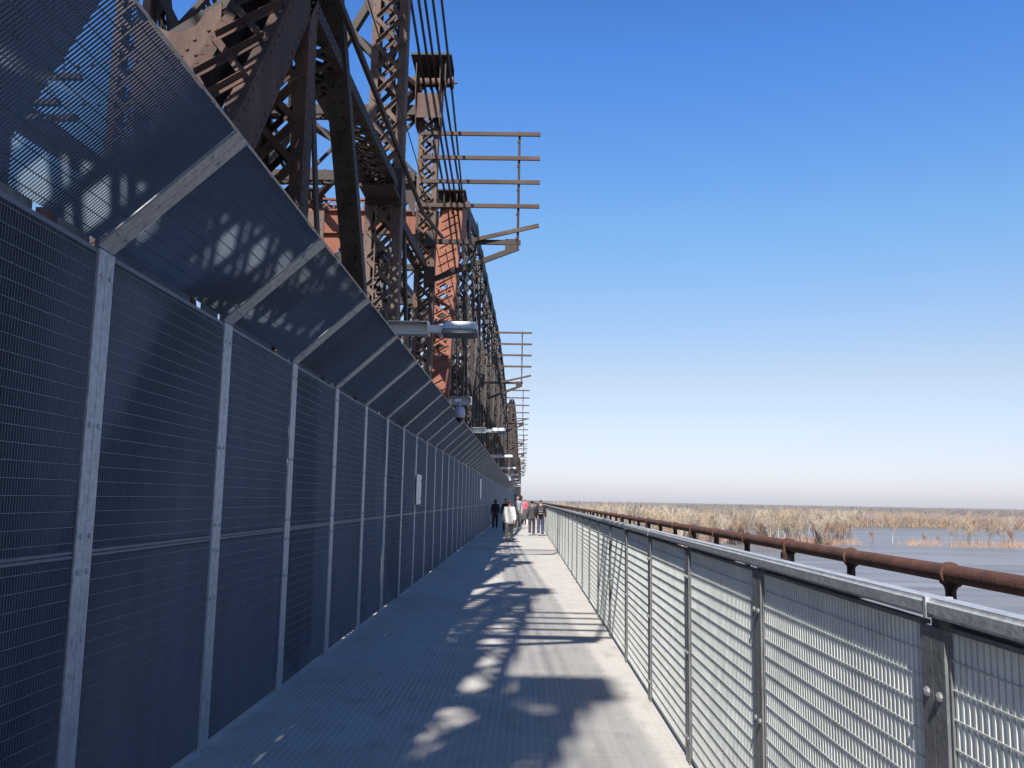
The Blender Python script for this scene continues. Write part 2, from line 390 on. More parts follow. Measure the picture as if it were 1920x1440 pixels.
def eyebar(parent, a, b, wd=.20, th=.045, m='rustdark'):
    mb = MB(); a = V(a); b = V(b); mb.beam(a, b, th, wd, V((1, 0, 0)))
    for p in (a, b): mb.tube(p-V((th*.55, 0, 0)), p+V((th*.55, 0, 0)), wd*1.05, 18)
    return mb.build('eyebar', m, parent)
def pin(parent, y, z, x0, x1, r=.14, m='rustgrey'):
    mb = MB(); mb.tube((x0, y, z), (x1, y, z), r, 18)
    for x in (x0, x1): mb.tube((x-.03, y, z), (x+.03, y, z), r*1.35, 6)
    s = 1 if x1 > x0 else -1
    mb.tube((x1, y, z), (x1+s*.13, y, z), .03, 8)
    return mb.build('pin', m, parent)

TX, FX, TW = -2.495, -7.1, .55
ZB = -1.1
TJ = [(-20, 20.4), (-9.8, 18.2), (.75, 16.1), (10.2, 14.0), (20.45, 11.8), (26.9, 11.05)]
def cantilever(xc, label, near):
    t = thing('truss', label, 'bridge truss'); s = 1 if near else -1
    dt = near
    for k in range(len(TJ)-1):
        (y0, z0), (y1, z1) = TJ[k], TJ[k+1]
        for xo, e1 in ((-.15, 0), (.02, 0), (.16, 0), (.33, 0), (.52, -.14 if k == 4 else 0)):
            if not near and xo > .3: continue
            eyebar(t, (xc+s*xo, y0, z0), (xc+s*(xo+e1), y1, z1), .16, .035)
    for k, (y, z) in enumerate(TJ[:-1]):
        pin(t, y, z, xc-s*.42, xc+s*.55, .11)
        for q in (1, -1):
            gusset(t, 'gusset_plate', [(y-.42, z+.3), (y+.42, z+.3), (y+.46, z-.5), (y+.26, z-1.2), (y-.26, z-1.2), (y-.46, z-.5)], xc+q*s*(TW/2+.004), .018*s*q, 'rustgrey', dt and q == 1)
        mb = MB(); mb.box((xc+s*.06, y-.02, z+.52), (.98, .85, .05)); mb.box((xc+s*.06, y+.40, z+.40), (.98, .02, .22))
        mb.box((xc+s*.40, y-.25, z+.05), (.03, .10, .85)); mb.box((xc+s*.40, y-.3, z-.28), (.06, .03, .3)); mb.build('cap_plate', 'rustdark', t)
        mb = MB(); mb.box((xc+s*.03, y-.29, z-.72), (.60, .02, .62))
        for e in (-.24, .27): plate_rivets(mb, (xc+s*(.03+e), y-.30, z-1.0), (xc+s*(.03+e), y-.30, z-.45), 8, (0, -1, 0), .014)
        mb.build('front_plate', 'rustgrey', t)
    for y, ztop, wd, dp, cov, m in ((-9.8, 18.0, .6, .4, None, 'rust'), (.8, 15.9, .6, .34, None, 'rust'), (3.5, 15.2, .45, .3, None, 'rust'), (8.35, 8.3, .55, .30, None, 'rust'), (14.75, 13.0, .62, .34, [(0, .36)], 'rustgrey'), (20.6, 11.2, .48, .32, [(0, .2)], 'rustgrey')):
        member(t, 'post', (y, ZB), (y, ztop), xc-(.03 if wd > .6 else 0), wd, dp, 'X', None, dt, m, cover=cov)
    member(t, 'diagonal', (2.4, ZB), (13.6, 14.06), xc-.005, .56, .42, 'X', .66, dt, 'rust', cover=[(0, .2)])
    member(t, 'diagonal', (15.6, -.9), (4.4, 14.5), xc+s*.16, .22, .30, 'Z', .4, dt, 'rustdark', cover=[(0, 1)])
    member(t, 'diagonal', (10.2, 13.8), (.8, ZB), xc-s*.05, .4, .36, 'X', .6, False, 'rustdark')
    member(t, 'diagonal', (.5, 15.75), (-1.65, 12.2), xc-s*.2, .3, .28, 'X', .4, False, 'rustdark')  # out of view; kept narrow and set inward so sun reaches the lamp
    member(t, 'diagonal', (-1.65, 12.2), (-9.8, ZB), xc, .54, .34, 'X', .6, False, 'rustdark', cover=[(0, 1)])  # out of view; widened, with a solid cover added to shade the deck
    member(t, 'sub_diagonal', (-9.6, 11.2), (0, 15.9), xc, .62, .4, 'X', .85, False, 'rustdark')
    member(t, 'diagonal', (-9.6, 17.6), (0, ZB), xc, .6, .3, 'X', .6, False, 'rustdark', cover=[(0, 1)])  # unseen counter diagonal, added and covered solid to darken the deck
    member(t, 'diagonal', (20.45, ZB), (14.8, 12.7), xc-s*.1, .22, .2, 'Z', .36, False, 'rustdark')
    for xo in (-.2, .04): eyebar(t, (xc+s*xo, 8.6, 8.2), (xc+s*xo, 11.9, ZB), .15, .03)
    member(t, 'longitudinal_strut', (8.5, 6.7), (14.5, 6.95), xc, .52, .16, 'X', .34, dt, 'rustdark')
    member(t, 'longitudinal_strut', (14.9, 6.9), (20.4, 7.2), xc-s*.1, .3, .2, 'Z', .3, False, 'rustdark')
    member(t, 'bottom_chord', (-22, ZB), (21, ZB), xc, .66, .5, 'Z', .8, False, 'rustdark')
    mb = MB(); mb.box((xc, 14.45, 6.95), (.62, .10, .62)); mb.box((xc, 14.1, 6.72), (.58, .7, .05)); mb.build('joint_box', 'rustdark', t)
    gusset(t, 'gusset_plate', [(13.9, .2), (15.6, .2), (15.6, 1.4), (15.1, 3.6), (14.4, 3.6), (13.6, 2.2)], xc+s*(TW/2+.03), .018*s, 'rustgrey', dt)
    gusset(t, 'gusset_plate', [(7.7, .2), (9.0, .2), (8.9, 2.0), (8.6, 3.4), (8.1, 3.4), (7.8, 2.0)], xc+s*(TW/2+.003), .018*s, 'rustgrey', dt)
    mb = MB()
    for (bx, by, bz, w_, h_) in ((-.48, 11.6, 4.9, .34, 1.3), (-.45, 14.6, 5.0, .34, 2.0)):
        mb.box((xc+s*bx, by, bz), (w_, .025, h_))
        for e in (-.12, .12): plate_rivets(mb, (xc+s*bx+e, by-.0125, bz-h_*.45), (xc+s*bx+e, by-.0125, bz+h_*.45), 9, (0, -1, 0), .016)
    mb.build('batten_plate', 'rustgrey', t)
    return t
near1 = cantilever(TX, 'rusty pin connected near truss of the first span, above the screen wall', True)
far1 = cantilever(FX, 'far truss of the first span, seen behind the nearer rusty truss', False)

S2T = [(27.3, 10.8), (31.4, 12.1), (36.5, 13.0), (46.1, 13.3), (58.5, 14.0), (71, 14.4), (83.5, 14.1), (96, 13.2), (105, 11)]
def camelback(xc, label, joints, y_in, y_out, posts, near, det=True, W=.58, zb=ZB):
    t = thing('truss', label, 'bridge truss'); s = 1 if near else -1
    j0, j1 = joints[0], joints[-1]
    member(t, 'end_post', (y_in, zb), j0, xc, .66, .45, 'X', .36, det and near, 'orange' if det else 'rustdark', cover=[(.0, .22), (.38, .56), (.76, 1.0)] if det else None)
    member(t, 'end_post', (y_out, zb), j1, xc, .7, .45, 'X', .7, False, 'rustdark')
    for k in range(len(joints)-1): member(t, 'top_chord', joints[k], joints[k+1], xc, W, .45, 'Z', .7, False, 'rustdark')
    def top(y):
        for k in range(len(joints)-1):
            (a, za), (b, zb_) = joints[k], joints[k+1]
            if a <= y <= b: return za+(zb_-za)*(y-a)/(b-a)
        return j0[1]
    for k, y in enumerate(posts):
        member(t, 'post', (y, zb), (y, top(y)), xc, .48, .3, 'X', .44 if y < 70 else .8, False, 'rustdark')
        gusset(t, 'gusset_plate', [(y-.8, top(y)+.25), (y+.8, top(y)+.25), (y+.6, top(y)-.9), (y-.6, top(y)-.9)], xc+s*(W/2+.003), .02*s, 'rustdark', False)
    for k in range(len(posts)-1):
        y0, y1 = posts[k], posts[k+1]; up = k % 2 == 0
        member(t, 'diagonal', (y0, top(y0)-.3) if up else (y0, zb), (y1, zb) if up else (y1, top(y1)-.3), xc, .4, .26, 'Z', .5 if y0 < 70 else .9, False, 'rustdark')
        member(t, 'sub_strut', (y0, top(y0)*.5), (y1, top(y1)*.5), xc, .3, .22, 'Z', .6, False, 'rustdark')
    for xo in (-.15, .15):
        mb = MB(); mb.beam((xc+xo, j0[0], j0[1]-.3), (xc+xo, posts[0], zb), .03, .15, V((1, 0, 0))); mb.build('eyebar', 'rustdark', t)
    pin(t, j0[0]-.3, j0[1]+.15, xc-s*.42, xc+s*.5, .12)
    gusset(t, 'gusset_plate', [(j0[0]-1.1, j0[1]-1.2), (j0[0]-.5, j0[1]+.4), (j0[0]+1.2, j0[1]+.6), (j0[0]+1.2, j0[1]-.2), (j0[0]+.1, j0[1]-1.6)], xc+s*.385, .02*s, 'orange' if det else 'rustdark', det and near)
    mb = MB(); mb.box((xc, j0[0]-.1, j0[1]+.5), (.95, 1.2, .05))
    for q in (-.4, -.2, 0, .2, .4): mb.box((xc+q, j0[0]-.55, j0[1]+.28), (.03, .16, .4))
    mb.build('cap_plate', 'rustdark', t)
    member(t, 'bottom_chord', (y_in, zb), (y_out, zb), xc, .66, .45, 'Z', 1.6, False, 'rustdark')
    return t
P2 = [31.4, 36.5, 41.3, 46.1, 52.3, 58.5, 64.7, 71, 77.2, 83.5, 89.7, 96, 100.5]
near2 = camelback(TX, 'near truss of the second span with a red oxide end post, behind the crossarms', S2T, 21.4, 112, P2, True)
far2 = camelback(FX, 'far truss of the second span with a red oxide end post', S2T, 21.4, 112, P2, False)
S3T = [(134, 15.7), (148, 18.3), (165, 19.7), (190, 20), (217, 19.6), (244, 18.1), (266, 15.7), (281, 12.8)]
P3 = [134+10.4*k for k in range(15)]
near3 = camelback(TX, 'small distant near truss of the third span, past the second', S3T, 120, 292, P3, True, False, .65)
far3 = camelback(FX, 'small distant far truss of the third span, past the second', S3T, 120, 292, P3, False, False, .65)
S4T = [(308, 14), (333, 17), (376, 18.6), (420, 17), (450, 13.5)]
near4 = camelback(TX, 'tiny last near truss at the far end of the bridge', S4T, 297, 463, [308+17*k for k in range(9)], True, False, .65)

# cross frames between the trusses
def cross_frame(y, z, label, m='rustdark', drop=1.9, tall=False, W=.36):
    t = thing('cross_frame', label, 'bracing', 'sway frames between the two trusses'); x0, x1 = TX-.29, FX+.29
    for zz in (z-.22, z-drop):
        mb = MB()
        for dy in (-W/2, W/2):
            mb.box(((x0+x1)/2, y+dy, zz), (x0-x1, .016, .25))
            for q in (-1, 1): mb.box(((x0+x1)/2, y+dy*.8, zz+q*.118), (x0-x1, .08, .012))
        o = mb.build('strut', m, t); lb = MB(); n = int((x0-x1)/.36)
        for k in range(n):
            xa = x1+(x0-x1)*k/n; xb = x1+(x0-x1)*(k+1)/n
            for q in (-1, 1):
                f = 1 if k % 2 else -1; lb.beam((xa, y-f*W/2, zz+q*.13), (xb, y+f*W/2, zz+q*.13), .05, .01, V((0, 1, 0)))
        lb.build('lacing', m, o)
    n = 3
    for k in range(n):
        xa = x1+(x0-x1)*k/n; xb = x1+(x0-x1)*(k+1)/n
        mb = MB(); mb.beam((xa, y-.03, z-.32), (xb, y-.03, z-drop+.1), .07, .065, V((0, 1, 0))); mb.beam((xb, y+.04, z-.32), (xa, y+.04, z-drop+.1), .07, .065, V((0, 1, 0)))
        mb.box(((xa+xb)/2, y, (z-.32+z-drop+.1)/2), (.2, .012, .2)); mb.build('cross_brace', m, t)
    for xs, sg in ((x0, -1), (x1, 1)):
        mb = MB(); mb.beam((xs, y, z-drop-1.6), (xs+sg*1.2, y, z-drop-.1), .12, .09, V((0, 1, 0)))
        pts = [(xs, y-.02, z-drop-.13), (xs+sg*.8, y-.02, z-drop-.13), (xs+sg*.28, y-.02, z-drop-.42), (xs, y-.02, z-drop-1.0)]; mb.prism(pts, (0, .03, 0))
        mb.build('knee_brace', m, t)
    if tall:
        mb = MB(); mb.beam((x0, y+.08, z-drop-.2), (x1, y+.08, 3.4), .16, .12, V((0, 1, 0))); mb.beam((x1, y-.08, z-drop-.2), (x0, y-.08, 3.4), .16, .12, V((0, 1, 0))); mb.box(((x0+x1)/2, y, (z-drop+3.2)/2), (.4, .02, .4)); mb.build('sway_brace', m, t)
    return t
# transverse strut with curved gusset plate on the big diagonal
kg = thing('transverse_strut', 'laced strut with a curved riveted gusset plate beside the big diagonal', 'bracing'); yk = 7.28
mb = MB(); xg = TX-.27; pts = [(xg, yk, 6.02), (-2.90, yk, 5.92), (-2.98, yk, 5.80), (-3.08, yk, 5.735), (-3.18, yk, 5.72), (-3.28, yk, 5.76), (-3.40, yk, 5.84), (-3.52, yk, 5.84), (-3.52, yk, 5.05), (xg-.25, yk, 4.75), (xg, yk, 4.6)]
mb.prism(pts, (0, .02, 0))
for k in range(10): mb.rivet((xg-.2-k*.13, yk-.002, 5.52-.015*k), (0, -1, 0), .02); mb.rivet((xg-.12-k*.13, yk-.002, 5.05), (0, -1, 0), .02)
for k in range(6): mb.rivet((xg-.10, yk-.002, 4.9+k*.17), (0, -1, 0), .02); mb.rivet((xg-.22-.06*k, yk-.002, 5.66-.09*k), (0, -1, 0), .02)
br = MB(); br.beam((-3.6, 8.05, 6.04), (-2.55, 8.05, 6.76), .10, .10, V((0, 1, 0))); br.build('knee_brace', 'rustdark', kg)
mb.build('gusset_plate', 'rustgrey', kg)
mb = MB(); x1 = FX+.3
for q in (-.16, .16):
    for e in (-.2, .2): mb.box(((xg+x1)/2-.7, yk+.2+q, 5.28+e), (xg-x1-1.4, .06, .05))
o = mb.build('strut', 'rustdark', kg); lb = MB(); n = 8
for k in range(n):
    xa = x1+.7+(xg-x1-1.4)*k/n-.0; xb = x1+.7+(xg-x1-1.4)*(k+1)/n; xa -= .7; xb -= .7
    lb.beam((xa, yk+.02, 5.1), (xb, yk+.02, 5.46), .05, .01, V((0, 1, 0))); lb.beam((xb, yk+.035, 5.1), (xa, yk+.035, 5.46), .05, .01, V((0, 1, 0)))
lb.build('lacing', 'rustdark', o)
cross_frame(14.75, 12.9, 'dark sway frame at the broad laced post with the ladder', tall=True)
cross_frame(20.6, 11.3, 'dark sway frame at the post carrying the first crossarms', tall=True)
cross_frame(10.2, 14.0, 'dark sway frame high between the trusses, over the big diagonals', drop=2.2)
cross_frame(.1, 16.2, 'high sway frame over the walkway, above the viewer', drop=2.4)
cross_frame(-9.8, 18.2, 'highest sway frame at the tall joint behind the viewer', drop=2.4)
pf = thing('portal_frame', 'red oxide portal beam with crossed lattice joining the two end posts', 'bracing')
x0, x1 = TX-.38, FX+.38; r = MB(); yq = 27.0; zt, zm, zl = 11.08, 10.68, 9.95
r.box(((x0+x1)/2, yq, (zm+zl)/2), (x0-x1, .04, zm-zl)); r.box(((x0+x1)/2, yq-.06, zm), (x0-x1, .16, .04)); r.box(((x0+x1)/2, yq-.06, zl), (x0-x1, .16, .04))
for k in range(34): r.rivet((x1+(x0-x1)*(k+.5)/34, yq-.022, zm-.1), (0, -1, 0), .02)
r.box(((x0+x1)/2, yq, zt), (x0-x1, .1, .06)); r.build('portal_beam', 'orange', pf)
for k in range(8):
    r = MB(); xa = x1+(x0-x1)*k/8; xb = x1+(x0-x1)*(k+1)/8; r.beam((xa, yq, zm), (xb, yq, zt), .04, .035); r.beam((xb, yq+.02, zm), (xa, yq+.02, zt), .04, .035); r.beam((xa, yq, zm), (xa, yq, zt), .045, .04); r.box(((xa+xb)/2, yq-.02, (zm+zt)/2), (.09, .012, .09)); r.build('lattice_cross', 'orange', pf)
for xs, sg in ((x0, -1), (x1, 1)):
    r = MB(); pts = [(xs, yq-.02, zl-.03), (xs+sg*1.7, yq-.02, zl-.03), (xs+sg*.8, yq-.02, zl-.35), (xs+sg*.3, yq-.02, zl-1.1), (xs, yq-.02, zl-2.2)]; r.prism(pts, (0, .03, 0))
    r.build('portal_knee', 'orange', pf)
for y, lb_ in ((41.3, 'first'), (52.3, 'second'), (64.7, 'third'), (77.2, 'fourth'), (89.7, 'fifth')):
    cross_frame(y, 12.9, lb_+' sway frame inside the second span, counted from the portal beam', tall=True)
for y, lb_ in ((155, 'first'), (186, 'second'), (217, 'third'), (248, 'last')): cross_frame(y, 18, lb_+' tiny sway frame inside the distant third span')
for (ya, za), (yb, zb_), lab in [((14.75, 13.0), (20.45, 11.7), 'dark lateral cross bracing overhead between the laced posts'), ((20.45, 11.7), (26.9, 11.0), 'dark lateral cross bracing overhead in front of the portal beam')]:
    t = thing('lateral_bracing', lab, 'bracing')
    for s in (1, -1):
        mb = MB(); p, q = (TX-.25, ya, za), (FX+.25, yb, zb_)
        if s < 0: p, q = (FX+.25, ya, za-.12), (TX-.25, yb, zb_-.12)
        mb.beam(p, q, .18, .14); mb.build('lateral_brace', 'rustdark', t)

# ladder at the laced post
ld = thing('ladder', 'thin steel access ladder fixed to the broad laced post', 'ladder')
for x in (-2.62, -2.36):
    r = MB(); r.beam((x, 14.48, .3), (x, 14.48, 6.9), .022, .03); r.build('stile', 'rustgrey', ld)
r = MB(); zz = .6
while zz < 6.9: r.tube((-2.62, 14.48, zz), (-2.36, 14.48, zz), .009, 6); zz += .25
r.build('rungs', 'rustgrey', ld)
# long cables slung along the trusses
def cable(label, pts, r_):
    mb = MB()
    for a, b in zip(pts, pts[1:]): mb.tube(a, b, r_, 6)
    return tag(mb.build('cable', 'rustdark'), label, 'cable')
cable('thick dark cable pipe running along the near truss at mid height', [(-2.15, -2, 6.9), (-2.15, 9.3, 7.14), (-2.15, 17.1, 7.38), (-2.15, 21.2, 8.1)], .045)
cable('thin wire running beside the trusses above the wall', [(-2.15, 0, 8.6), (-2.15, 10.7, 8.1), (-2.15, 16.1, 8.0), (-2.15, 23.1, 7.0), (-2.15, 39, 7.5), (-2.15, 46, 7.6), (-2.15, 58, 6.6), (-2.15, 71, 7.5)], .010)
cable('second thin wire sagging below the crossarms', [(-2.0, 20.45, 7.6), (-2.0, 30, 6.2), (-2.0, 46.1, 7.6), (-2.0, 58, 6.2), (-2.0, 71, 7.6)], .012)

# ------------------------------------------------------------------ crossarm frames
def crossarms(first_tilt):
    """old line crossarms carried on an outrigger; arms run along x"""
    T = thing('crossarm_frame', '', 'crossarm frame'); L_ = 2.85; xm = .24-L_/2
    AZ = (10.47, 9.86, 9.26, 8.66)
    for k, z in enumerate(AZ):
        mb = MB(); mb.box((xm, -.06, z), (L_, .06, .092)); mb.build('crossarm', 'timber', T)
    mb = MB()
    if first_tilt: mb.beam((-1.30, -.06, 7.82), (.23, -.06, 8.19), .06, .092, V((0, 1, 0)))
    else: mb.box((xm, -.06, 8.06), (L_, .06, .092))
    mb.build('crossarm', 'timber', T)
    mb = MB(); mb.tube((-.27, 0, 7.62), (-.27, 0, 10.56), .03, 10)
    for z in AZ+(8.06,): mb.box((-.27, -.03, z), (.08, .075, .04)); mb.box((-.295, -.02, z-.18), (.045, .045, .06))
    mb.build('upright', 'rust', T)
    mb = MB(); mb.box((-1.45, .04, 7.79), (2.5, .08, .11)); mb.box((-.42, .02, 7.74), (.3, .03, .26)); mb.build('outrigger_strut', 'rustdark', T)
    mb = MB(); mb.beam((-.25, .02, 7.66), (-2.4, .02, 6.80), .08, .12, V((0, 1, 0))); mb.box((-2.36, .0, 6.9), (.25, .25, .45)); mb.box((-2.36, .0, 7.82), (.25, .25, .38)); mb.build('outrigger_brace', 'rustdark', T)
    return T
ordn = ['nearest', 'second', 'third', 'fourth', 'fifth', 'sixth', 'seventh', 'eighth', 'ninth', 'tenth']
ca = crossarms(True); ca.location = (0, 20.45, 0); ca['label'] = 'largest outrigger of old crossarms against blue sky, lowest arm tilted'; ca['group'] = 'crossarm frames along the bridge'
cb = crossarms(False); cb.location = (0, 3.5, 0); cb['label'] = 'outrigger of five crossarms whose shadow bars fall across the walkway'; cb['group'] = ca['group']
for k, y in enumerate((46.1, 71, 96, 121, 146, 171, 197, 222)):
    c_ = copy_tree(ca); c_.location = (0, y, 0); c_['label'] = ordn[k+1]+' outrigger of crossarms along the bridge, counted from the largest one'

# ------------------------------------------------------------------ rail deck between the trusses (hidden behind the screen)
r = MB(); r.box(((TX+FX)/2, 300, -1.5), (8.4, 700, .3)); structure(r.build('rail_deck', 'concrete'))

# ------------------------------------------------------------------ lamps
def lamp():
    t = thing('walkway_lamp', '', 'lamp')
    mb = MB(); x0, x1 = -1.56, -1.12
    mb.box(((x0+x1)/2, .07, 3.565), (x1-x0, .012, .14)); mb.box(((x0+x1)/2, .0, 3.635), (x1-x0, .13, .010)); mb.box(((x0+x1)/2, .0, 3.495), (x1-x0, .13, .010)); mb.box((x1+.006, .0, 3.565), (.012, .145, .152))
    mb.build('bracket', 'lampalu', t)
    mb = MB(); mb.box((-1.03, 0, 3.555), (.18, .10, .085)); mb.build('neck', 'lampalu', t)
    b = bmesh.new(); bmesh.ops.create_cube(b, size=1)
    for v_ in b.verts: v_.co = V((v_.co.x*.38-.755, v_.co.y*(.30 if v_.co.z < 0 else .26), v_.co.z*.115+3.575))
    bmesh.ops.bevel(b, geom=list(b.edges), offset=.028, segments=4, affect='EDGES')
    me = bpy.data.meshes.new('head'); b.to_mesh(me); b.free(); me.materials.append(M['lampalu']); smooth_by_angle(me, 50); obj('head', me, t)
    mb = MB(); mb.box((-.755, 0, 3.505), (.40, .32, .03)); mb.build('rim', 'galvdark', t)
    mb = MB(); mb.box((-.755, 0, 3.484), (.33, .24, .014)); mb.build('lamp_lens', 'lens', t)
    return t
L0 = lamp(); 
for k in range(9):
    t = L0 if k == 0 else copy_tree(L0)
    t.location = (0, 9.70+14.62*k, 0); t['group'] = 'lamps on the canopy edge'
    t['label'] = ('largest silver lamp reaching out from the canopy edge', 'second silver lamp on the canopy edge, beyond the dome camera')[k] if k < 2 else ordn[k]+' silver lamp on the canopy edge, counted from the largest'

# dome camera on its own bracket
def dome():
    t = thing('dome_camera', '', 'security camera')
    mb = MB(); mb.box((-1.28, .05, 3.57), (.42, .012, .15)); mb.box((-1.28, 0, 3.64), (.42, .1, .01)); mb.box((-1.28, 0, 3.50), (.42, .1, .01)); mb.box((-1.07, 0, 3.57), (.012, .12, .16)); mb.build('bracket', 'galv', t)
    b = bmesh.new(); bmesh.ops.create_cube(b, size=1)
    for v_ in b.verts: v_.co = V((v_.co.x*.17-1.33, v_.co.y*.03-.08, v_.co.z*.06+3.57))
    bmesh.ops.bevel(b, geom=[e for e in b.edges if abs((e.verts[0].co-e.verts[1].co).y) > .01], offset=.028, segments=5, affect='EDGES')
    me = bpy.data.meshes.new('oval_box'); b.to_mesh(me); b.free(); me.materials.append(M['white']); smooth_by_angle(me); obj('oval_box', me, t)
    mb = MB(); mb.tube((-1.285, -.05, 3.54), (-1.285, -.05, 3.44), .022, 12); mb.lathe([(.03, 3.46), (.07, 3.44), (.095, 3.38), (.102, 3.30), (.098, 3.25), (.085, 3.235)], (-1.285, -.05, 0), 24); o = mb.build('housing', 'camwhite', t); smooth_by_angle(o.data)
    mb = MB(); mb.lathe([(.078, 3.236), (.074, 3.20), (.055, 3.165), (.02, 3.15)], (-1.285, -.05, 0), 24); o = mb.build('dome_glass', 'black', t); smooth_by_angle(o.data)
    return t
dc = dome(); dc.location = (0, 17.05, 0); dc['label'] = 'pale dome camera hanging from a bracket at the canopy edge, nearest'; dc['group'] = 'dome cameras'
d2 = copy_tree(dc); d2.location = (0, 75, 0); d2['label'] = 'small distant dome camera under the far end of the canopy edge'
# wall signs
def wall_sign(label, y0, y1, z0, z1):
    t = thing('wall_sign', label, 'sign')
    mb = MB(); mb.box((XW+.035, (y0+y1)/2, (z0+z1)/2), (.012, y1-y0, z1-z0)); bevel(mb.build('panel', 'white', t), .004)
    mb = MB()
    for z in (z0+.12, z1-.12): mb.tube((XW+.041, y1-.06, z), (XW+.05, y1-.06, z), .03, 10); mb.box((XW+.018, y1-.06, z), (.03, .06, .03))
    mb.build('bolt', 'black', t)
wall_sign('white sign panel flat on the slatted wall, nearer of the two', 16.95, 17.70, 1.55, 2.13)
wall_sign('distant white sign panel high on the slatted wall, farther of the two', 41.0, 42.2, 1.68, 2.62)
#PART2
# ------------------------------------------------------------------ river and land
ZW = -26.3
M['water'] = mat('muddy_river_water', (.15, .14, .135), (.30, .275, .265), .03, .36, 0, 1.0, .22, stretch=(.22, 1.9, 1), lo=.36, hi=.64, spec=.30)
M['land'] = mat('winter_floodplain', (.13, .105, .07), (.22, .18, .13), .01, .95, lo=.3, hi=.7)
r = MB(); r.add([(-30000, -3000, ZW), (30000, -3000, ZW), (30000, 38000, ZW), (-30000, 38000, ZW)], [(0, 1, 2, 3)]); structure(r.build('river', 'water'))
LAND = [(-30000, 640), (60, 640), (120, 700), (150, 860), (250, 980), (330, 1130), (470, 1190), (900, 1180), (1500, 1215), (3000, 1300), (30000, 1500), (30000, 37000), (-30000, 37000)]
r = MB(); r.prism([(x, y, ZW-.5) for x, y in LAND], (0, 0, 1.1)); structure(r.build('floodplain', 'land'))
def bank(x):
    for (xa, ya), (xb, yb) in zip(LAND[:11], LAND[1:11]):
        if xa <= x <= xb: return ya+(yb-ya)*(x-xa)/(xb-xa)
    return 1500

# ------------------------------------------------------------------ bare winter trees
M['bark_pale'] = mat('pale_bark', (.56, .47, .35), (.78, .68, .54), .35, .9, lo=.3, hi=.7)
M['bark_tan'] = mat('tan_bark', (.46, .34, .22), (.66, .51, .36), .35, .9, lo=.3, hi=.7)
M['bark_red'] = mat('reddish_twigs', (.38, .235, .16), (.54, .36, .26), .2, .9, lo=.3, hi=.7)
M['bark_grey'] = mat('grey_bark', (.29, .235, .19), (.45, .38, .32), .3, .9, lo=.3, hi=.7)
M['bud_green'] = mat('yellow_green_buds', (.30, .29, .07), (.42, .40, .12), .6, .9)
M['wood_far'] = mat('distant_woodland_twigs', (.36, .28, .20), (.54, .43, .31), .012, .95, c3=(.45, .34, .24), lo=.3, hi=.7)
M['wood_dim'] = mat('haze_tinted_woodland', (.20, .18, .17), (.28, .25, .23), .004, .95, lo=.3, hi=.7)  # haze on the farthest trees put into their dim grey colour
M['trunk_dark'] = mat('wet_dark_bark', (.16, .115, .085), (.30, .235, .18), .4, .9, lo=.3, hi=.7)
M['trunk_pale'] = mat('pale_sycamore_bark', (.55, .49, .40), (.85, .78, .68), .4, .9, lo=.3, hi=.7)
def bare_tree(seed, h, spread, mt, mtw, twig=.075, stems=1, buds=False):
    """tapered leaning stems, limbs all the way up, each limb ending in fans of fine twigs"""
    q = random.Random(seed); tr = MB(); cr = MB(); bd = MB()
    def fan(p, d_, l, n):
        for _ in range(n):
            dd = (d_*.8+V((q.gauss(0, .45), q.gauss(0, .45), q.uniform(.0, .5)))).normalized(); s0 = p-d_*(l*q.uniform(0, .8))
            e = s0+dd*(l*q.uniform(.5, 1)); cr.tube(s0, e, twig, 3, twig*.35, False)
            for _ in range(2):
                s1 = s0.lerp(e, q.uniform(.3, .8)); cr.tube(s1, s1+(dd+V((q.gauss(0, .5), q.gauss(0, .5), q.uniform(0, .4)))).normalized()*(l*.4), twig*.75, 3, twig*.3, False)
            if buds:
                for _ in range(4): bd.tube(e, e+V((q.gauss(0, .5), q.gauss(0, .5), q.gauss(.1, .5))), .24, 3, .05, False)
    for s in range(stems):
        az0 = q.uniform(0, 6.28); hh = h*(1 if s == 0 else q.uniform(.6, .95)); lean = (.05 if stems == 1 else .16)
        p = V((math.cos(az0)*.5*(s > 0), math.sin(az0)*.5*(s > 0), -.6)); d_ = V((math.cos(az0)*lean, math.sin(az0)*lean, 1)).normalized()
        n = 9; r_ = hh*.016+.06; pts = [p]
        for k in range(n):
            d_ = (d_+V((q.gauss(0, .06), q.gauss(0, .06), .03))).normalized(); pts.append(pts[-1]+d_*(hh*.86/n))
        for k in range(n): tr.tube(pts[k], pts[k+1], r_*(1-k/n*.85), 5, r_*(1-(k+1)/n*.85), False)
        fan(pts[-1], d_, hh*.16, 6)
        for k in range(3, n):
            for _ in range(3 if k > 3 else 1):
                f = k/n; a = q.uniform(0, 6.28); up = q.uniform(.75, 1.5)
                dd = V((math.cos(a), math.sin(a), up)).normalized(); L_ = hh*spread*(.36*math.sin(math.pi*min(1, f*.92+.08))+.07)*q.uniform(.75, 1.15); b0 = pts[k].lerp(pts[k+1], q.random()) if k < n else pts[k]
                m = b0+dd*(L_*.5); d2 = (dd+V((0, 0, .55))).normalized(); e = m+d2*(L_*.5); rr = r_*.36*(1-f*.6)
                cr.tube(b0, m, rr, 4, rr*.7, False); cr.tube(m, e, rr*.7, 3, twig*.8, False)
                fan(m, d2, L_*.42, 3); fan(e, d2, L_*.45, 4)
    return tr.mesh('trunk', mt), cr.mesh('crown', mtw), (bd.mesh('buds', 'bud_green') if buds else None)
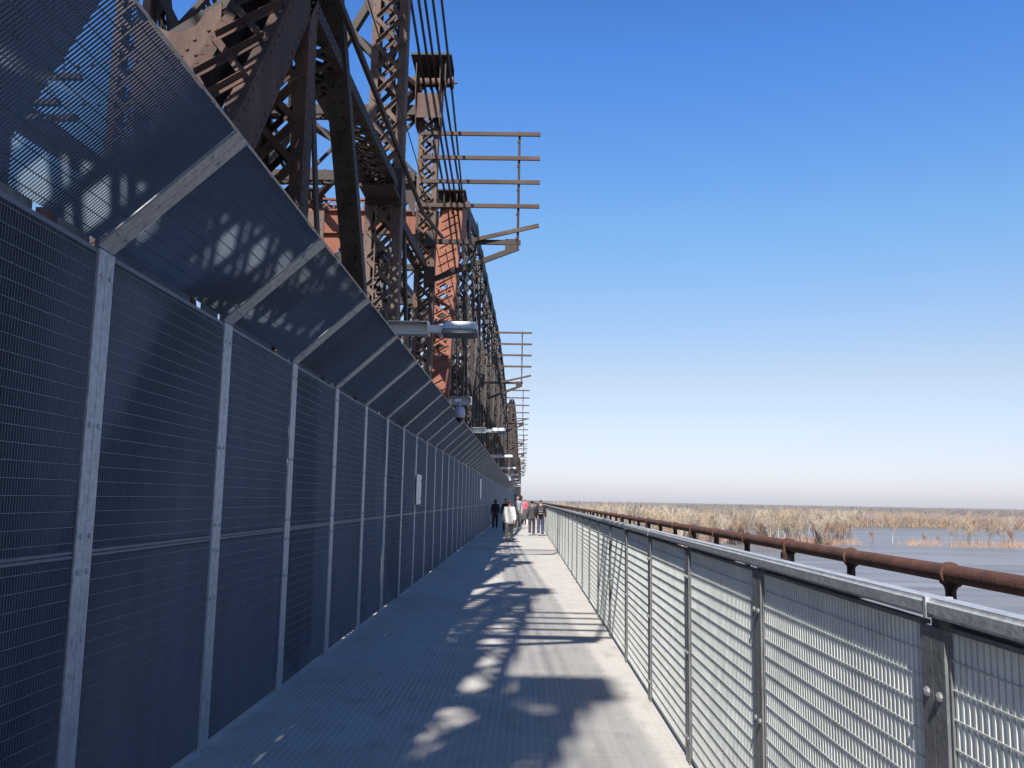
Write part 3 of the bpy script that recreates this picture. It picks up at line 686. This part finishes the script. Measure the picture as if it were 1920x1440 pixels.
PT = [bare_tree(1, 24, .95, 'trunk_pale', 'bark_pale'), bare_tree(2, 25, .7, 'trunk_dark', 'bark_tan', stems=3), bare_tree(3, 22, 1.0, 'trunk_dark', 'bark_tan', stems=2),
      bare_tree(4, 26, .8, 'trunk_dark', 'bark_grey', stems=2), bare_tree(5, 19, .9, 'trunk_dark', 'bark_red', stems=3), bare_tree(6, 23, .8, 'trunk_pale', 'bark_tan', stems=1), bare_tree(7, 23, 1.05, 'trunk_dark', 'bark_pale', stems=2), bare_tree(8, 25, .75, 'trunk_dark', 'bark_grey', stems=2)]
def px2(px, d_): return (px-984)*1.0/1650*d_
def put_tree(p, x, y, s, label, group, rz, z=ZW):
    t = thing('bare_tree', label, 'tree', group, (x, y, z), rz); t.scale = (s*.95, s*.95, s)
    for me, nm in zip(p, ('trunk', 'crown', 'buds')):
        if me: obj(nm, me, t)
    return t
LA = 'bare winter tree in the dense tan belt standing in the flooded river'
q = random.Random(11); n = 0
cl = [(q.uniform(1290, 1575), q.uniform(600, 745)) for _ in range(26)]
while n < 250:
    if n % 2: px = q.uniform(1030, 1300); d_ = q.uniform(430, 760)
    else:
        c_ = q.choice(cl); px = c_[0]+q.gauss(0, 9); d_ = c_[1]+q.gauss(0, 14)
    x = px2(px, d_)
    put_tree(q.choice(PT), x, d_, q.uniform(.8, 1.12) if px > 1250 else q.uniform(.95, 1.2), LA, 'bare trees in the dense flooded belt', q.uniform(0, 6.28)); n += 1
for px, d_, s, k in ((1660, 690, .9, 5), (1625, 700, .55, 4), (1775, 672, .72, 2), (1790, 676, .86, 0), (1800, 668, .92, 1), (1815, 672, .8, 2), (1835, 674, .9, 3), (1842, 680, .8, 5), (1862, 670, .84, 2), (1872, 676, .93, 0), (1880, 668, .8, 4), (1720, 690, .45, 4), (1745, 690, .4, 4), (1915, 685, .4, 4)):
    put_tree(PT[k], px2(px, d_), d_, s, 'bare tree of the sparse clumps standing alone in open water at the right', 'bare trees in the sparse clumps', k*1.3)
bt = bare_tree(9, 15, 1.2, 'bark_tan', 'bark_tan', .1, 2, True)
put_tree(bt, px2(1384, 640), 640, .95, 'only yellow green budding tree, small and round among bare trees in the flood', None, .4)
# low brush round the flooded trunks
b_ = MB(); q = random.Random(5)
for k in range(9000):
    px = q.uniform(1030, 1560) if q.random() < .86 else q.choice((1580, 1700, 1730, 1785, 1830, 1865, 1880, 1905))+q.gauss(0, 12)
    d_ = q.uniform(640, 705) if px > 1300 else q.uniform(430, 700); x = px2(px, d_)+q.gauss(0, 2); hh = abs(q.gauss(0, 2.2))+1.0
    b_.tube((x, d_, ZW-.3), (x+q.gauss(0, .9), d_+q.gauss(0, .8), ZW+hh), .14, 3, .04, False)
stuff(b_.build('flooded_brush', 'bark_red'))
# far woodland on the floodplain
def far_wood(name, n, ymax, seed, m, hmin, hmax, wide, spikes, wtw, power=1.6):
    q = random.Random(seed); mb = MB()
    for k in range(n):
        px = q.uniform(985, 2020) if q.random() < .9 else q.uniform(700, 985)
        dd = q.random()**power
        d0 = bank(px2(px, 1150)); d_ = d0+4+dd*(ymax-d0); x = px2(px, d_)
        if d_ < bank(x): d_ = bank(x)+3
        clump = .78+.22*math.sin(x*.011+seed)+.12*math.sin(x*.031+d_*.01+2*seed)
        h = q.uniform(hmin, hmax)*min(1.05, clump+.12); b0 = V((x, d_, ZW)); R_ = h*wide; s_ = d_/1200
        mb.tube(b0, b0+V((q.gauss(0, .5), 0, h*.62)), .34*s_, 3, .18*s_, False)
        for s in range(spikes):
            a = q.uniform(0, 6.28); u = math.sqrt(q.random()); rr = R_*u; z0 = q.uniform(.12, .6)*h
            top = h*(.60+.40*math.sqrt(1-u*u*.98))*q.uniform(.86, 1)
            e = b0+V((math.cos(a)*rr, math.sin(a)*rr, top)); p = b0+V((math.cos(a)*rr*.15, math.sin(a)*rr*.15, min(z0, top*.7)))
            mid = p.lerp(e, .55)+V((math.cos(a)*rr*.18, math.sin(a)*rr*.18, -h*.03))
            mb.tube(p, mid, wtw*s_, 3, wtw*.7*s_, False); mb.tube(mid, e, wtw*.7*s_, 3, wtw*.2*s_, False)
            for _ in range(2): mb.tube(mid, mid+V((q.gauss(0, R_*.35), q.gauss(0, R_*.35), h*q.uniform(.05, .22))), wtw*.5*s_, 3, wtw*.2*s_, False)
    stuff(mb.build(name, m))
M['wood_mauve'] = mat('grey_mauve_twigs', (.27, .205, .18), (.42, .33, .295), .02, .95, lo=.3, hi=.7)
M['wood_russet'] = mat('russet_twigs', (.38, .23, .14), (.53, .35, .23), .02, .95, lo=.3, hi=.7)
far_wood('pale_woodland', 1500, 1900, 3, 'wood_far', 16, 26, .24, 9, .16, 2.0)
far_wood('mauve_woodland', 1500, 2100, 8, 'wood_mauve', 15, 25, .26, 9, .16, 2.0)
far_wood('russet_woodland', 900, 1700, 14, 'wood_russet', 10, 20, .28, 9, .16, 2.4)
far_wood('hazy_far_woodland', 2600, 6500, 4, 'wood_dim', 22, 30, .35, 5, .4, .9)
# pale farm roofs far off
for px, d_, wd in ((1330, 2500, 60), (1352, 2520, 40), (1380, 2700, 45), (1420, 2650, 22)):
    t = thing('farm_shed', 'long pale farm shed with low roof far across the flooded plain', 'shed', 'far farm sheds', (px2(px, d_), d_, ZW), .1)
    r = MB(); r.box((0, 0, 2.5), (wd, 14, 5)); r.build('wall', 'white', t); r = MB(); r.prism([(-wd/2, -8, 5), (-wd/2, 0, 7.5), (-wd/2, 8, 5)], (wd, 0, 0)); r.build('roof', 'white', t)

# ------------------------------------------------------------------ people
def skin_mesh(name, nodes, edges, m, sub=1, root=0):
    me = bpy.data.meshes.new('tmp'); me.from_pydata([n[0] for n in nodes], edges, []); o = bpy.data.objects.new('tmp', me); C.objects.link(o)
    sk = o.modifiers.new('s', 'SKIN'); sk.use_smooth_shade = True; su = o.modifiers.new('u', 'SUBSURF'); su.levels = sub
    lay = me.skin_vertices[0]
    for k, nd in enumerate(nodes): lay.data[k].radius = nd[1] if isinstance(nd[1], tuple) else (nd[1], nd[1]); lay.data[k].use_root = (k == root)
    dg = bpy.context.evaluated_depsgraph_get(); dg.update()
    out = bpy.data.meshes.new_from_object(o.evaluated_get(dg)); out.name = name; out.materials.clear(); out.materials.append(M[m])
    bpy.data.objects.remove(o); bpy.data.meshes.remove(me); return out
def solid(name, c, rough=.85, c2=None): M[name] = mat(name, c, c2 or tuple(min(1, k*1.25) for k in c), 9, rough)
solid('skin_light', (.50, .30, .21), .6); solid('skin_tan', (.36, .20, .13), .6); solid('skin_dark', (.10, .055, .035), .6)
solid('cloth_black', (.012, .012, .014)); solid('cloth_white', (.74, .73, .71)); solid('cloth_grey', (.34, .33, .36)); solid('cloth_taupe', (.10, .085, .08))
solid('cloth_pink', (.62, .13, .17)); solid('cloth_jeans', (.045, .06, .12)); solid('cloth_navy', (.04, .04, .06)); solid('hair_brown', (.11, .06, .035)); solid('hair_black', (.012, .01, .009))
solid('hair_blond', (.55, .38, .18)); solid('hair_ginger', (.17, .06, .025)); solid('shoe_white', (.7, .7, .7)); solid('cloth_charcoal', (.06, .055, .065))
def person(label, x, y, rz, h, skin, top, legs, shoes, hair, long_top=False, stride=.16, swing=.14, hood=False, longhair=False, flare=0, pack=False, carry=None, bun=False):
    t = thing('person', label, 'person', None, (x, y, .006), rz); k = h/1.75; t.scale = (k, k, k)
    s = stride
    def leg(sd, f):
        return [V((sd*.095, 0, .93)), V((sd*.10, f*.55+.03, .50)), V((sd*.10, f-.02*(f < 0), .09+.05*(f < 0))), V((sd*.105, f+.15, .045+.01*(f < 0)))]
    def arm(sd, f):
        return [V((sd*.17, 0, 1.43)), V((sd*.225, -f*.35-.02, 1.15)), V((sd*.235, f*.7+.05, .90)), V((sd*.23, f*.85+.075, .83))]
    if carry == 'front': A = {sd: [V((sd*.17, 0, 1.43)), V((sd*.24, .02, 1.16)), V((sd*.13, .22, 1.05)), V((sd*.08, .27, 1.05))] for sd in (-1, 1)}
    else: A = {-1: arm(-1, swing), 1: arm(1, -swing)}
    Lg = {-1: leg(-1, -s), 1: leg(1, s)}
    nodes = [(V((0, 0, .97)), (.155, .11)), (V((0, 0, 1.14)), (.135, .10)), (V((0, .005, 1.32)), (.165, .115)), (V((0, 0, 1.45)), (.10, .075)), (V((0, .005, 1.51)), (.052, .055)), (V((0, .015, 1.58)), (.066, .078)), (V((0, .02, 1.66)), (.076, .094)), (V((0, .01, 1.735)), (.05, .062))]
    edges = [(0, 1), (1, 2), (2, 3), (3, 4), (4, 5), (5, 6), (6, 7)]
    def chain(root, pts, rad):
        p = root
        for a, r_ in zip(pts, rad): nodes.append((a, r_)); edges.append((p, len(nodes)-1)); p = len(nodes)-1
        return p
    for sd in (-1, 1):
        chain(0, Lg[sd], ((.088, .09), (.056, .06), (.040, .044), (.036, .028)))
        hnd = chain(3, A[sd], (.055, .042, .028, (.036, .018)))
        wrist, palm = A[sd][2], A[sd][3]; dr = (palm-wrist).normalized()
        for f in range(4): chain(hnd, [palm+dr*.035+V((0, (f-1.5)*.018, 0)), palm+dr*(.075+.012*(1.5-abs(f-1.5)))+V((-sd*.012, (f-1.5)*.021, 0))], (.009, .0075))
        chain(hnd, [palm+dr*.012+V((0, .035, 0)), palm+dr*.04+V((-sd*.01, .05, 0))], (.010, .008))
    nodes.append((V((0, .125, 1.625)), .013)); edges.append((5, len(nodes)-1))
    for sd in (-1, 1): nodes.append((V((sd*.088, .01, 1.64)), (.012, .02))); edges.append((6, len(nodes)-1))
    obj('body', skin_mesh('body', nodes, edges, skin), t)
    r = MB(); 
    for sd in (-1, 1): r.lathe([(.004, -.01), (.012, -.004), (.012, .004), (.004, .01)], (sd*.032, .112, 1.655), 8, V((0, 1, 0)))
    r.box((0, .112, 1.585), (.045, .008, .009))
    r.build('face_features', 'hair_black', t)
    # trousers
    nd = [(V((0, 0, 1.0)), (.165, .12)), (V((0, 0, .93)), (.16, .125))]; ed = [(0, 1)]
    for sd in (-1, 1):
        p = 1
        L_ = Lg[sd]
        for a, rr in ((L_[0]+V((0, 0, -.06)), (.10, .105)), (L_[1], (.072, .078)), (L_[2]+V((0, .0, -.045)), (.066, .074))): nd.append((a, rr)); ed.append((p, len(nd)-1)); p = len(nd)-1
    obj('trousers', skin_mesh('trousers', nd, ed, legs), t)
    for sd in (-1, 1):
        L_ = Lg[sd]; obj('shoe', skin_mesh('shoe', [(L_[2]+V((0, -.04, -.03)), (.045, .045)), (L_[3]+V((0, -.03, 0)), (.05, .042)), (L_[3]+V((0, .05, -.008)), (.042, .028))], [(0, 1), (1, 2)], shoes), t)
    # top
    zb = .74 if long_top else .93
    nd = [(V((0, 0, zb)), (.19+flare, .15+flare*.7)), (V((0, 0, 1.12)), (.172+flare*.45, .135+flare*.4)), (V((0, .005, 1.31)), (.19, .145)), (V((0, 0, 1.44)), (.13, .10)), (V((0, .0, 1.485)), (.075, .07))]
    ed = [(0, 1), (1, 2), (2, 3), (3, 4)]
    for sd in (-1, 1):
        p = 3
        for a, rr in zip(A[sd][:3], (.085+flare*.15, .066+flare*.25, .052+flare*.3)): nd.append((a, rr)); ed.append((p, len(nd)-1)); p = len(nd)-1
    obj('jacket', skin_mesh('jacket', nd, ed, top, root=1), t)
    if hood:
        obj('hood', skin_mesh('hood', [(V((0, -.02, 1.50)), (.11, .10)), (V((0, -.035, 1.62)), (.105, .10)), (V((0, -.03, 1.70)), (.095, .105)), (V((0, -.02, 1.775)), (.05, .06))], [(0, 1), (1, 2), (2, 3)], top), t)
    hn = [(V((0, -.03, 1.62)), (.082, .075)), (V((0, -.018, 1.70)), (.088, .098)), (V((0, .0, 1.765)), (.055, .066))]
    he = [(0, 1), (1, 2)]
    if longhair: hn.append((V((0, -.05, 1.48)), (.10, .05))); hn.append((V((0.02, -.06, 1.34)), (.09, .035))); he += [(0, 3), (3, 4)]
    if bun: hn.append((V((0, -.11, 1.74)), (.05, .05))); he.append((1, 3))
    obj('hair', skin_mesh('hair', hn, he, hair), t)
    return t
def pxx(px, y): return (px-984)*y/1650
PI = math.pi
person('person in a dark hooded jacket walking toward us beside the wall, hands at the front', -1.68, 51.0, PI, 1.66, 'skin_dark', 'cloth_black', 'cloth_black', 'cloth_black', 'hair_black', stride=.05, swing=.03, hood=True)
person('person in a loose white top and dark trousers walking away, brown hair', -.60, 35.0, 0, 1.62, 'skin_light', 'cloth_white', 'cloth_taupe', 'cloth_black', 'hair_brown', True, .19, .16, flare=.09, bun=False)
person('dark haired person mostly hidden behind the one in the white top', -.98, 47.0, PI, 1.70, 'skin_tan', 'cloth_black', 'cloth_black', 'cloth_black', 'hair_black', stride=.1)
person('person in a two tone grey jacket with a dark beard walking toward us', -.40, 50.5, PI, 1.88, 'skin_light', 'cloth_grey', 'cloth_taupe', 'shoe_white', 'hair_black', stride=.17, swing=.05)
pk = person('person with long blond hair in a pink top pushing a dark stroller toward us', -.02, 62.0, PI, 1.78, 'skin_light', 'cloth_pink', 'cloth_charcoal', 'shoe_white', 'hair_blond', stride=.1, longhair=True, carry='front')
person('person in a dark jacket with black hair walking away beside the backpack wearer', .35, 42.3, 0, 1.63, 'skin_tan', 'cloth_charcoal', 'cloth_navy', 'shoe_white', 'hair_black', True, .12, .08)
bp_ = person('person in a black jacket and blue jeans wearing a backpack, ginger hair', .76, 42.0, 0, 1.68, 'skin_light', 'cloth_black', 'cloth_jeans', 'shoe_white', 'hair_ginger', stride=.05, swing=.06)
# yoke of the grey jacket
r = thing('backpack', 'black backpack with pale strips worn on the back of the jeans wearer', 'backpack', None, (.76, 42.0, .006))
k = bmesh.new(); bmesh.ops.create_cube(k, size=1)
for v_ in k.verts: v_.co = V((v_.co.x*(.27 if v_.co.z < 0 else .22), v_.co.y*.15-.20, v_.co.z*.42+1.16))
bmesh.ops.bevel(k, geom=list(k.edges), offset=.05, segments=3, affect='EDGES'); me = bpy.data.meshes.new('bag'); k.to_mesh(me); k.free(); me.materials.append(M['cloth_charcoal']); smooth_by_angle(me, 60); obj('bag', me, r)
mb = MB(); mb.box((0, -.285, 1.10), (.19, .02, .14)); bevel(mb.build('pocket', 'cloth_black', r), .008)
mb = MB(); mb.box((0, -.298, 1.15), (.17, .008, .028)); mb.build('upper_strip', 'cloth_grey', r)
mb = MB(); mb.box((0, -.298, 1.05), (.17, .008, .028)); mb.build('lower_strip', 'cloth_grey', r)
# tote held by the other walker
tb = thing('tote_bag', 'white patterned tote bag held by the walker in the dark jacket', 'bag', None, (.10, 42.35, .006))
mb = MB(); mb.prism([(-.02, -.13, .48), (-.02, .13, .48), (-.02, .15, .74), (-.02, -.15, .74)], (.09, 0, 0)); bevel(mb.build('bag', 'cloth_white', tb), .02)
mb = MB()
for yy in (-.09, .09): mb.tube((.025, yy, .73), (.025, yy*.2, .86), .008, 6)
mb.build('strap', 'cloth_black', tb)
# stroller
st = thing('stroller', 'dark stroller pushed by the person in pink', 'stroller', None, (.05, 61.3, .006))
mb = MB(); mb.prism([(-.24, -.30, .30), (-.24, .22, .26), (-.24, .34, .62), (-.24, .30, .95), (-.24, .02, .98), (-.24, -.28, .62)], (.48, 0, 0)); bevel(mb.build('seat_shell', 'cloth_charcoal', st), .05, 3)
mb = MB()
for sx in (-.26, .26): mb.tube((sx, -.42, .12), (sx, .45, 1.02), .014, 8); mb.tube((sx, .38, .12), (sx, .05, .60), .014, 8)
mb.tube((-.26, .45, 1.02), (.26, .45, 1.02), .016, 8); mb.build('frame', 'black', st)
for sx in (-.28, .28):
    for sy in (-.42, .38):
        mb = MB(); mb.lathe([(.03, -.018), (.115, -.02), (.12, 0), (.115, .02), (.03, .018)], (sx, sy, .12), 16, V((1, 0, 0))); mb.build('wheel', 'black', st)
# ------------------------------------------------------------------ spring haze over the flood plain
HZ = MB(); HZ.box((0, 3700, 0.5), (16000, 8200, 58)); hz = HZ.build('haze', None)
hm = bpy.data.materials.new('haze_air'); hm.use_nodes = True; hn = hm.node_tree.nodes; hn.clear()
ho = hn.new('ShaderNodeOutputMaterial'); hv = hn.new('ShaderNodeVolumePrincipled'); hv.inputs['Color'].default_value = (.96, .96, .98, 1)
hv.inputs['Density'].default_value = 3e-5; hv.inputs['Anisotropy'].default_value = .1; hm.node_tree.links.new(hv.outputs[0], ho.inputs['Volume'])
hz.data.materials.append(hm); stuff(hz)
